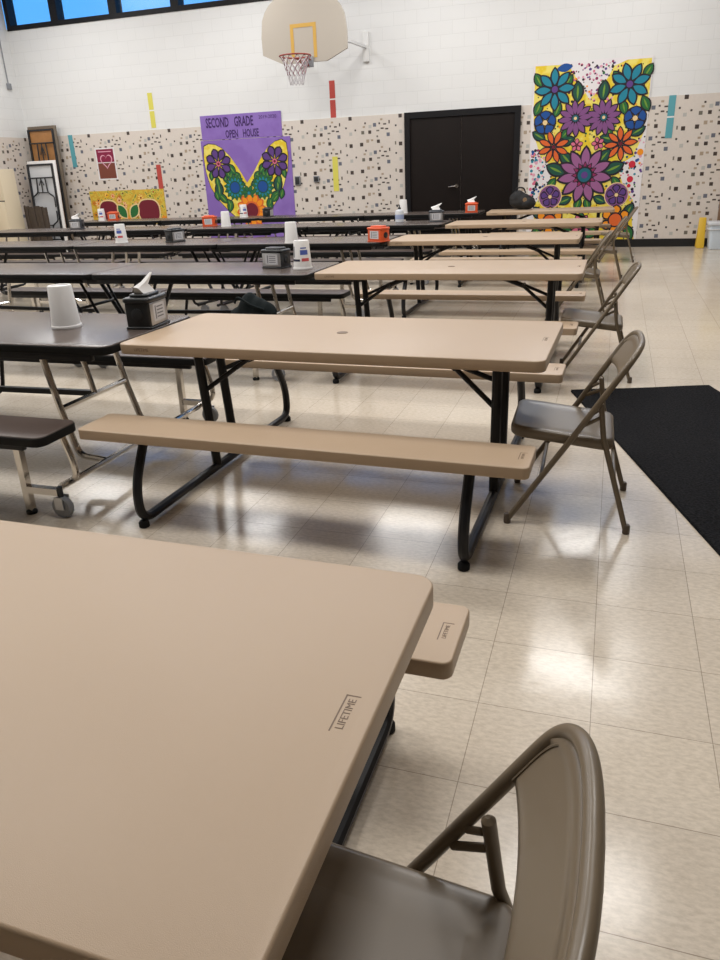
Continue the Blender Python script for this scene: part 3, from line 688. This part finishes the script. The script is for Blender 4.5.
# ================================================================ metal folding chairs
def make_chair():
    t = thing('folding_chair', 'x', 'chair', (0,0,0), 0, 'taupe metal folding chairs at the table ends')
    k = .612; W = .222
    fx = lambda z: -.24+k*z
    def bow(y): return .016*(1-(y/W)**2)          # the back bows away from the sitter
    path = [(-.24, -W, .012), (fx(.40), -W, .40), (fx(.63), -W, .63)]
    na = 48
    for i in range(na+1):                         # arched top
        a = PI*i/na; yy = -W*abs(math.cos(a))**.55*(1 if math.cos(a) > 0 else -1); zz = .645+.105*math.sin(a)**.62 if 0 < i < na else .645
        path.append((fx(zz)+bow(yy), yy, zz))
    path += [(fx(.40), W, .40), (-.24, W, .012)]
    q = MB(); q.tube(path, .0122, CHAIRM, 16); fr = q.build('frame', t)
    # backrest panel: curved sheet between the tubes
    q = MB(); nu, nv = 40, 12; vs = []; fs = []
    def panel(off):
        g = []
        for j in range(nv+1):
            for i in range(nu+1):
                s = -1+2*i/nu; yy = s*(W-.006)
                a = math.acos(max(-1, min(1, math.copysign(min(1, abs(yy)/W)**(1/.55), -yy))))
                ztop = .645+.105*max(0, math.sin(a))**.62-.006
                zbot = .600+.012*(1-s*s)
                z = zbot+(max(ztop, zbot+.04)-zbot)*j/nv
                roll = .010*(1-min(1, j/1.5)) - .006*math.exp(-((j/nv-.93)/.05)**2)
                g.append((fx(z)+bow(yy)-.004+off+roll, yy, z))
        return g
    A_, B_ = panel(0), panel(.004); n1 = len(A_); vs = A_+B_; w1 = nu+1
    for j in range(nv):
        for i in range(nu):
            a = j*w1+i; fs.append((a, a+1, a+w1+1, a+w1)); fs.append((n1+a, n1+a+w1, n1+a+w1+1, n1+a+1))
    for i in range(nu):
        fs.append((i, n1+i, n1+i+1, i+1)); a = nv*w1+i; fs.append((a, a+1, n1+a+1, n1+a))
    for j in range(nv):
        a = j*w1; fs.append((a, a+w1, n1+a+w1, n1+a)); a = j*w1+nu; fs.append((a, n1+a, n1+a+w1, a+w1))
    q.add(vs, fs, CHAIRM)
    bk = q.build('backrest', t, 1.2)
    q = MB(); pts = []
    for i in range(41):                            # pressed bead just inside the top rim
        a = PI*(.01+.98*i/40); yy = -(W-.016)*abs(math.cos(a))**.55*(1 if math.cos(a) > 0 else -1); zz = .642+.094*math.sin(a)**.62
        pts.append((fx(zz)+bow(yy)-.0045, yy, zz))
    pts = [(fx(.612)+bow(pts[0][1])-.0045, pts[0][1], .612)]+pts+[(fx(.612)+bow(pts[-1][1])-.0045, pts[-1][1], .612)]
    q.tube(pts, .0024, CHAIRM, 6); q.build('pressed_bead', bk)
    # seat pan
    T = lambda v: (v[0], v[1], v[2]+.0097-.11*(v[0]+.245))
    q = MB(); q.slab(-.040, 0, .41, .405, .372, .420, .055, .016, CHAIRM, 7, dish=.006, T=T); q.build('seat', t)
    # rear legs
    for s in (-1, 1):
        q = MB(); q.tube([(fx(.54)+.010, s*(W-.022), .540), (fx(.535)+.014, s*(W-.022), .533), (.120, s*(W-.022), .40), (.238, s*(W+.002), .012)], [.004, .0112, .0112, .0112], CHAIRM, 12); lg = q.build('rear_leg', t)
        q = MB(); q.lathe([(.0135, 0), (.0145, .004), (.0145, .035), (.012, .04)], CHAIRDK, 10, c=(.24, s*(W+.002), 0)); q.build('foot_cap', lg)
        q = MB(); q.lathe([(.014, 0), (.0152, .004), (.0152, .038), (.0125, .044)], CHAIRDK, 10, c=(-.238, s*W, 0)); q.build('foot_cap', fr)
        q = MB(); q.tube([(fx(.465), s*(W-.008), .450), (.100, s*(W-.022), .478)], .0085, CHAIRM, 8, sx=.6); q.tube([(fx(.50), s*(W-.008), .490), (.092, s*(W-.022), .508)], .007, CHAIRM, 8, sx=.6); q.build('link_arm', t)
    q = MB(); q.tube([(.178, -W+.01, .20), (.178, W-.01, .20)], .0085, CHAIRM, 8); q.build('rear_stretcher', t)
    q = MB(); q.tube([(fx(.21), -W, .21), (fx(.21), W, .21)], .0085, CHAIRM, 8); q.build('front_stretcher', t)
    return t
ch = make_chair()
CH = [(-.200, .598, 0, 'nearest metal folding chair, cut off by the bottom edge of the photo'),
      (-.090, 3.085, 0.02, 'metal folding chair at the second tan table, beside the black mat'),
      (-.045, 5.41, 0, 'metal folding chair at the third tan table, just beyond the black mat'),
      (-.250, 7.90, 0, 'metal folding chair tucked close against the fourth tan table'),
      (-.090, 10.05, 0, 'metal folding chair at the fifth tan table, beyond the one tucked in close'),
      (.080, 12.10, 0, 'farthest metal folding chair, nearest the flower mural')]
for i, (x, y, rz, lb) in enumerate(CH):
    if i == 0: ch.location = (x, y, 0); ch.rotation_euler = (0, 0, rz); ch['label'] = lb
    else: dup(ch, (x, y, 0), rz, lb)

# ================================================================ things on the tables
TZ = .720
def cup_body(q, m): q.lathe([(.074, 0), (.076, .006), (.074, .014), (.0705, .016), (.059, .205), (.056, .212), (.044, .212), (.043, .207), (.02, .207)], m, 28)
def make_cup():
    t = thing('paper_cup', 'x', 'cup', (0,0,0), 0, 'white paper cups standing upside down')
    q = MB(); cup_body(q, WHITEP); q.build('cup_wall', t)
    return t
def make_printed_cup():
    t = thing('printed_cup', 'x', 'cup', (0,0,0), 0, 'printed white cups standing upside down')
    q = MB(); cup_body(q, WHITEP); b = q.build('cup_wall', t)
    def band(a0, a1, z0, z1, m, name):
        q = MB(); n = 8; R = lambda z: .0705-(z-.016)*.0609+.0006; vs = []; fs = []
        for i in range(n+1):
            a = a0+(a1-a0)*i/n
            for z in (z0, z1): vs.append((R(z)*math.cos(a), R(z)*math.sin(a), z))
        for i in range(n): fs.append((2*i, 2*i+2, 2*i+3, 2*i+1))
        q.add(vs, fs, m); return q.build(name, b)
    band(-2.9, -1.45, .062, .078, NAVYINK, 'navy_band')
    band(-1.25, -.35, .062, .085, REDINK, 'red_print'); band(-1.4, -.45, .11, .145, BLUEINK, 'blue_print'); band(-1.35, -.6, .155, .164, BLUEINK, 'blue_print'); band(-2.5, -2.2, .09, .17, GREYINK, 'grey_print')
    return t
def make_dispenser(body, face, lab, nap, cat_name='napkin_dispenser', grp='napkin dispensers on the tables'):
    t = thing(cat_name, 'x', 'napkin dispenser', (0,0,0), 0, grp)
    q = MB(); q.rbox((-.066, -.095, .006), (.066, .095, .125), body, .008); q.rbox((-.072, -.10, 0), (.072, .10, .012), body, .005); q.build('case', t)
    q = MB(); q.slab(0, 0, .150, .205, .118, .142, .022, .010, body, 4); q.slab(0, 0, .100, .150, .140, .156, .022, .008, body, 4); ld = q.build('lid', t)
    for s in (-1, 1):
        q = MB(); q.rbox((min(s*.0655, s*.069), -.085, .016), (max(s*.0655, s*.069), .085, .116), face, .0012); f = q.build('side_panel', t)
        q = MB(); q.box((min(s*.069, s*.0697), -.058, .03), (max(s*.069, s*.0697), .058, .108), lab)
        q.box((min(s*.0697, s*.0700), -.040, .04), (max(s*.0697, s*.0700), -.030, .10), GREYINK)
        for z in (.045, .060, .075, .090): q.box((min(s*.0697, s*.0700), -.022, z), (max(s*.0697, s*.0700), .040, z+.006), GREYINK)
        q.build('label_card', f)
        q = MB(); q.lathe([(.004, 0), (.030, 0), (.030, .006), (.022, .010), (.004, .010)], DKPL, 16, T=lambda v: (v[0], s*(.0945+v[2]), .065+v[1])); q.build('spring_knob', t)
    if nap:
        q = MB(); g = [[(-.030, -.045, .150), (.030, -.05, .152), (.040, .05, .152), (-.02, .055, .150)], [(-.012, -.075, .188), (.012, -.07, .182), (.014, .03, .190), (-.008, .035, .192)], [(.004, -.02, .205), (.014, .0, .200), (.018, .075, .236), (.008, .07, .238)]]
        vs = [p for r in g for p in r]; fs = []
        for i in range(2):
            for j in range(4): k = (j+1) % 4; fs.append((i*4+j, i*4+k, i*4+4+k, i*4+4+j))
        fs.append((8, 9, 10, 11)); q.add(vs, fs, WHITEP); q.build('napkin', t)
    return t
cup = make_cup(); pcup = make_printed_cup()
for i, (x, y, lb) in enumerate([(-2.640, 3.152, 'plain white paper cup upside down on the nearest dark table'), (-3.255, 7.605, 'plain white cup upside down on the middle row, behind the printed cup'),
        (-5.422, 10.270, 'plain white cup beside an orange dispenser, before the purple banner'), (-3.331, 12.556, 'plain white cup on the last row, at the left edge of the door')]):
    if i == 0: cup.location = (x, y, TZ); cup['label'] = lb
    else: dup(cup, (x, y, TZ), 0, lb)
for i, (x, y, rz, lb) in enumerate([(-2.260, 5.463, .0, 'printed white cup with navy band next to the black dispenser, behind second tan table'), (-5.566, 7.872, -.3, 'printed white cup standing alone on the middle row, below the apple mural'),
        (-9.194, 12.505, -.2, 'small printed white cup before the left apple of the apple mural'), (-6.232, 12.505, .2, 'printed white cup before the sunflower of the purple banner')]):
    if i == 0: pcup.location = (x, y, TZ); pcup.rotation_euler = (0, 0, rz); pcup['label'] = lb
    else: dup(pcup, (x, y, TZ), rz, lb)
dn = make_dispenser(DKPL, SILVER, LABELM, True); dk = make_dispenser(DKPL, SILVER, LABELM, False); do = make_dispenser(ORANGE, ORANGE, LABELM, True); do2 = make_dispenser(ORANGE, ORANGE, LABELM, False)
dg = make_dispenser(mat('slate_plastic', (.045, .05, .06, 1), .4), SILVER, LABELM, True)
def place(d, x, y, rz, lb, first):
    if first: d.location = (x, y, TZ); d.rotation_euler = (0, 0, rz); d['label'] = lb; return d
    return dup(d, (x, y, TZ), rz, lb)
place(dn, -2.205, 3.235, .08, 'black napkin dispenser with a napkin sticking up, at the nearest dark table\'s end', True).scale = (1, 1, 1.08)
place(dk, -2.516, 5.545, -1.75, 'closed black napkin dispenser left of the printed cup on the second dark row', True)
place(dk, -4.858, 7.913, -.35, 'black napkin dispenser on the middle row, right of the apple mural', False)
place(dk, -5.760, 12.505, .1, 'small black napkin dispenser before the purple banner, right of its sunflower', False)
place(do, -2.152, 12.320, -1.45, 'orange napkin dispenser with napkin, on last row before the dark door', True)
place(do2, -2.296, 7.646, -2.0, 'orange napkin dispenser at the left end of the fourth tan table', True)
place(do2, -5.760, 10.404, -1.4, 'orange napkin dispenser half behind a white cup, before the purple banner', False)
place(do2, -8.969, 12.556, -1.3, 'orange napkin dispenser before the left apple of the apple mural', False)
place(dg, -2.296, 10.404, -1.4, 'slate grey napkin dispenser with napkin, before the left part of the door', True)
place(dg, -8.118, 10.373, -1.4, 'slate grey napkin dispenser at far left, below the leaning brown table', False)
# pump bottle
t = thing('pump_bottle', 'white pump bottle with blue label on the row before the door', 'bottle', (-2.829, 10.455, TZ))
q = MB(); q.lathe([(.055, 0), (.06, .006), (.06, .13), (.05, .155), (.02, .165), (.02, .175)], WHITEPL, 20); b = q.build('bottle_body', t)
q = MB(); q.lathe([(.0605, .04), (.0607, .042), (.0607, .10), (.0605, .102)], mat('pale_blue_label', (.35, .42, .62, 1), .5), 20, cap=False); q.build('label_wrap', b)
q = MB(); q.lathe([(.022, .172), (.022, .19), (.008, .195), (.008, .225)], DKPL, 12); q.tube([(0, 0, .225), (-.045, -.01, .222)], .008, DKPL, 8); q.build('pump', t)

# slumped bags
def lumpy(cs, m, name, parent, n=22, seed=1):
    bm = bmesh.new()
    for (c, r) in cs:
        rr = bmesh.ops.create_icosphere(bm, subdivisions=3, radius=1)
        R = random.Random(seed); ph = [R.uniform(0, 6) for _ in range(6)]
        for v in rr['verts']:
            p = v.co.copy(); nz = 1+.05*math.sin(5*p.x+ph[0])+.05*math.sin(6*p.z+ph[1])*math.cos(4*p.y+ph[2])
            v.co = Vector((c[0]+p.x*r[0]*nz, c[1]+p.y*r[1]*nz, max(.004, c[2]+p.z*r[2]*nz)))
    me = bpy.data.meshes.new(name); bm.to_mesh(me); bm.free(); me.materials.append(m)
    for p in me.polygons: p.use_smooth = True
    o = bpy.data.objects.new(name, me); COL.objects.link(o); o.parent = parent
    md = o.modifiers.new('remesh', 'REMESH'); md.mode = 'VOXEL'; md.voxel_size = .012; md.use_smooth_shade = True
    sm = o.modifiers.new('smooth', 'SMOOTH'); sm.iterations = 4
    return o
t = thing('slumped_bag', 'dark green-black bag slumped on the bench behind the second tan table', 'bag', (-2.388, 4.838, .431))
lumpy([((-.04, 0, .09), (.085, .09, .115)), ((.07, .0, .06), (.095, .08, .085)), ((-.11, 0, .05), (.09, .07, .06)), ((.02, 0, .08), (.09, .09, .09))], BAGM, 'bag_body', t)
q = MB(); q.tube(fillet([(-.13, -.06, .14), (-.09, -.09, .19), (.02, -.10, .13), (.10, -.08, .10)], .03), .008, BAGM, 8); q.build('strap', t)
t = thing('backpack', 'black backpack lying on the farthest tan table in front of the door', 'backpack', (-1.425, 12.812, TZ), .05)
lumpy([((0, 0, .12), (.20, .13, .125)), ((-.06, 0, .17), (.14, .11, .12)), ((.08, -.03, .09), (.14, .13, .09))], BACKM, 'bag_body', t, seed=3)
q = MB(); q.tube(fillet([(-.11, -.02, .26), (-.09, -.03, .33), (.02, -.03, .33), (.05, -.02, .25)], .04), .011, BACKM, 8); q.build('carry_handle', t)
q = MB(); q.lathe([(.004, 0), (.035, 0), (.032, .008), (.004, .009)], mat('tan_leather', (.20, .13, .07, 1), .6), 12, T=lambda v: (.05+v[0], -.138-v[2], .15+v[1])); q.build('patch', t)
# small tan box on a bench
t = thing('cardboard_box', 'small tan cardboard box on the bench of the middle row', 'box', (-4.80, 7.20, .4315), .1)
q = MB(); q.rbox((-.10, -.06, 0), (.10, .06, .085), mat('cardboard', (.50, .33, .17, 1), .7), .003); b = q.build('carton', t)
q = MB(); q.box((-.10, -.012, .0848), (.10, .012, .0858), CREAM); q.build('tape', t)

# ================================================================ floor mat
q = MB(); q.slab(0, 0, .91, 3.1, .0005, .009, .012, .003, CARPET, 3); 
t = thing('floor_mat', 'black carpet mat on the floor right of the second tan table', 'mat', (.715, 3.565, 0), math.radians(17.2))
bk = q.build('rubber_border', t)
q = MB(); nx, ny = 18, 40; vs = []; fs = []
for j in range(ny+1):
    for i in range(nx+1):
        x = -.452+.904*i/nx; y = -1.547+3.094*j/ny
        vs.append((x, y, .0115+.0015*math.sin(9*x+3*y)))
for j in range(ny):
    for i in range(nx):
        a = j*(nx+1)+i; fs.append((a, a+1, a+nx+2, a+nx+1))
q.add(vs, fs, CARPET); q.build('carpet_face', t)

# ================================================================ things stored in the far left corner
# brown folding table standing on end, underside facing out
def stood_table(name, label, loc, rz, W_, H_, under, edge, steel, lean=.07):
    t = thing(name, label, 'folding table', loc, rz, 'folding tables leaning in the far left corner')
    Ty = lambda v: (v[0], v[1]+v[2]*lean, v[2])
    q = MB(); q.rbox((-W_/2, .0, .01), (W_/2, .085, H_), edge, .010, .05, 4, T=None)
    q.v = [(v[0], v[1]+v[2]*lean, v[2]) for v in q.v]; tp = q.build('tabletop', t)
    q = MB(); q.box((-W_/2+.05, -.003, .06), (W_/2-.05, .001, H_-.05), under, T=Ty); q.build('underside_panel', tp)
    q = MB()
    for s in (-1, 1): q.box((s*(W_/2-.055)-.018, -.035, .06), (s*(W_/2-.055)+.018, -.0035, H_-.06), steel, T=Ty)
    for z in (.07, H_-.09): q.box((-W_/2+.05, -.03, z), (W_/2-.05, -.0035, z+.035), steel, T=Ty)
    q.build('steel_rail', t)
    for z0, z1 in ((H_*.52, H_-.32), (.32, H_*.48)):
        q = MB()
        zz = z1 if z0 > 1 or z0 > H_*.5 else z0; ze = z0 if zz == z1 else z1
        P0 = lambda x, z: Ty((x, -.045, z))
        q.tube([P0(-W_/2+.05, zz), P0(W_/2-.05, zz)], .014, steel, 8)
        for s in (-1, 1): q.tube(fillet([P0(s*.11, zz), P0(s*.13, (zz+ze)/2), P0(s*(W_/2-.09), (zz*.35+ze*.65)), P0(s*(W_/2-.09), ze)], .05), .014, steel, 8)
        q.tube([P0(0, zz), P0(0, (zz+ze)/2)], .012, steel, 8); q.tube([P0(-.13, (zz+ze)/2), P0(.13, (zz+ze)/2)], .012, steel, 8)
        q.tube([P0(-.06, zz*.75+ze*.25), P0(0, zz*.95+ze*.05)], .010, steel, 6); q.tube([P0(.06, zz*.75+ze*.25), P0(0, zz*.95+ze*.05)], .010, steel, 6)
        q.build('folded_legs', t)
    return t
stood_table('folding_table', 'tall brown folding table stood on end against the corner wall', (-11.37, 13.84, 0), -.06, .74, 2.50, PLY, BROWNE, DKSTEEL, .03)
stood_table('folding_table', 'white folding table stood on end in front of the taller brown one', (-11.24, 13.47, 0), -.06, .74, 1.84, WHITEPL, WHITEP, DKSTEEL, .04)
q = MB(); t = thing('wood_slat_stack', 'stack of dark brown slatted wood leaning before the white folding table', 'wood panel', (-11.16, 13.05, 0), -.05)
for i in range(6):
    q = MB(); x = -.27+i*.091; q.rbox((x, -.02+.012*(i % 2), 0), (x+.085, .05, 1.0-.015*(i % 3)), BOARD, .004); q.build('slat', t)
t = thing('cream_cabinet', 'cream two-door cabinet at the far left edge of the photo', 'cabinet', (-11.62, 12.78, 0), 0)
q = MB(); q.rbox((-.20, -.20, 0), (.18, .22, 1.70), CREAM, .008); q.build('body', t)
q = MB(); q.rbox((-.195, -.222, 1.13), (.175, -.2005, 1.69), CREAM, .006); q.build('door', t)
q = MB(); q.rbox((-.195, -.222, .05), (.175, -.2005, 1.115), CREAM, .006); q.build('door', t)
q = MB(); q.box((-.20, -.221, 1.113), (.18, -.2005, 1.132), DKSTEEL); q.build('door_gap', t)

# ================================================================ right end of the back wall
t = thing('storage_bin', 'pale clear plastic bin on the floor at the right edge', 'bin', (1.72, 13.70, 0))
q = MB(); vs = []
q.slab(0, 0, .50, .36, .0, .375, .05, .012, BINM, 5); q.v = [(x*(.88+.3*z), y*(.88+.3*z), z) for x, y, z in q.v]; b = q.build('bin_body', t)
q = MB(); q.slab(0, 0, .54, .40, .370, .420, .05, .012, WHITEPL, 5); q.build('lid', t)
q = MB()
for z in (.30,): q.slab(0, 0, .485+z*.13, .35+z*.1, z, z+.018, .05, .004, WHITEPL, 5)
q.build('rib', b)
t = thing('floor_sign', 'yellow plastic floor sign standing left of the clear bin', 'sign', (1.385, 13.84, 0))
for s in (-1, 1):
    q = MB(); q.rbox((-.060, -.010, .005), (.060, .010, .47), YBOARD, .005); q.v = [(x*(1.0-.25*z), y+s*(.10-.19*z), z) for x, y, z in q.v]; q.build('panel', t)
q = MB(); q.tube([(-.05, 0, .465), (.05, 0, .465)], .012, YBOARD, 8); q.build('hinge', t)
t = thing('wooden_board', 'brown upright wooden board against the back wall, right of the clear bin', 'board', (1.712, 13.96, 0))
q = MB(); q.rbox((-.09, 0, 0), (.25, .10, 1.45), WOODB, .006); q.build('plank', t)
q = MB(); q.rbox((-.14, -.012, 1.15), (.22, -.0005, 1.70), mat('pale_yellow_sheet', (.80, .62, .22, 1), .6), .003); q.build('notice', t)

# ================================================================ hall lamps
def make_lamp():
    t = thing('hanging_lamp', 'white rectangular lamp hung from the hall ceiling', 'ceiling light', (0,0,0), 0, 'hanging ceiling lamps')
    q = MB(); q.rbox((-.73, -.49, .012), (.73, .49, .10), LAMPH, .01); q.build('housing', t)
    for sx in (-1, 1):
        q = MB(); q.tube([(sx*.5, 0, .10), (sx*.5, 0, ZC-LAMP_Z)], .006, LAMPH, 6); q.build('suspension_rod', t)
    ld = bpy.data.lights.new('lamp_light', 'AREA'); ld.shape = 'RECTANGLE'; ld.size = 1.40; ld.size_y = .92; ld.energy = LAMP_W; ld.color = LAMP_COL
    lo = bpy.data.objects.new('lamp_light', ld); COL.objects.link(lo); lo.parent = t; lo.location = (0, 0, .004)
    return t
lamp = make_lamp(); first = True
for y in LAMP_Y:
    for x in LAMP_X:
        if first: lamp.location = (x, y, LAMP_Z); first = False
        else: dup(lamp, (x, y, LAMP_Z), 0, lamp['label'])
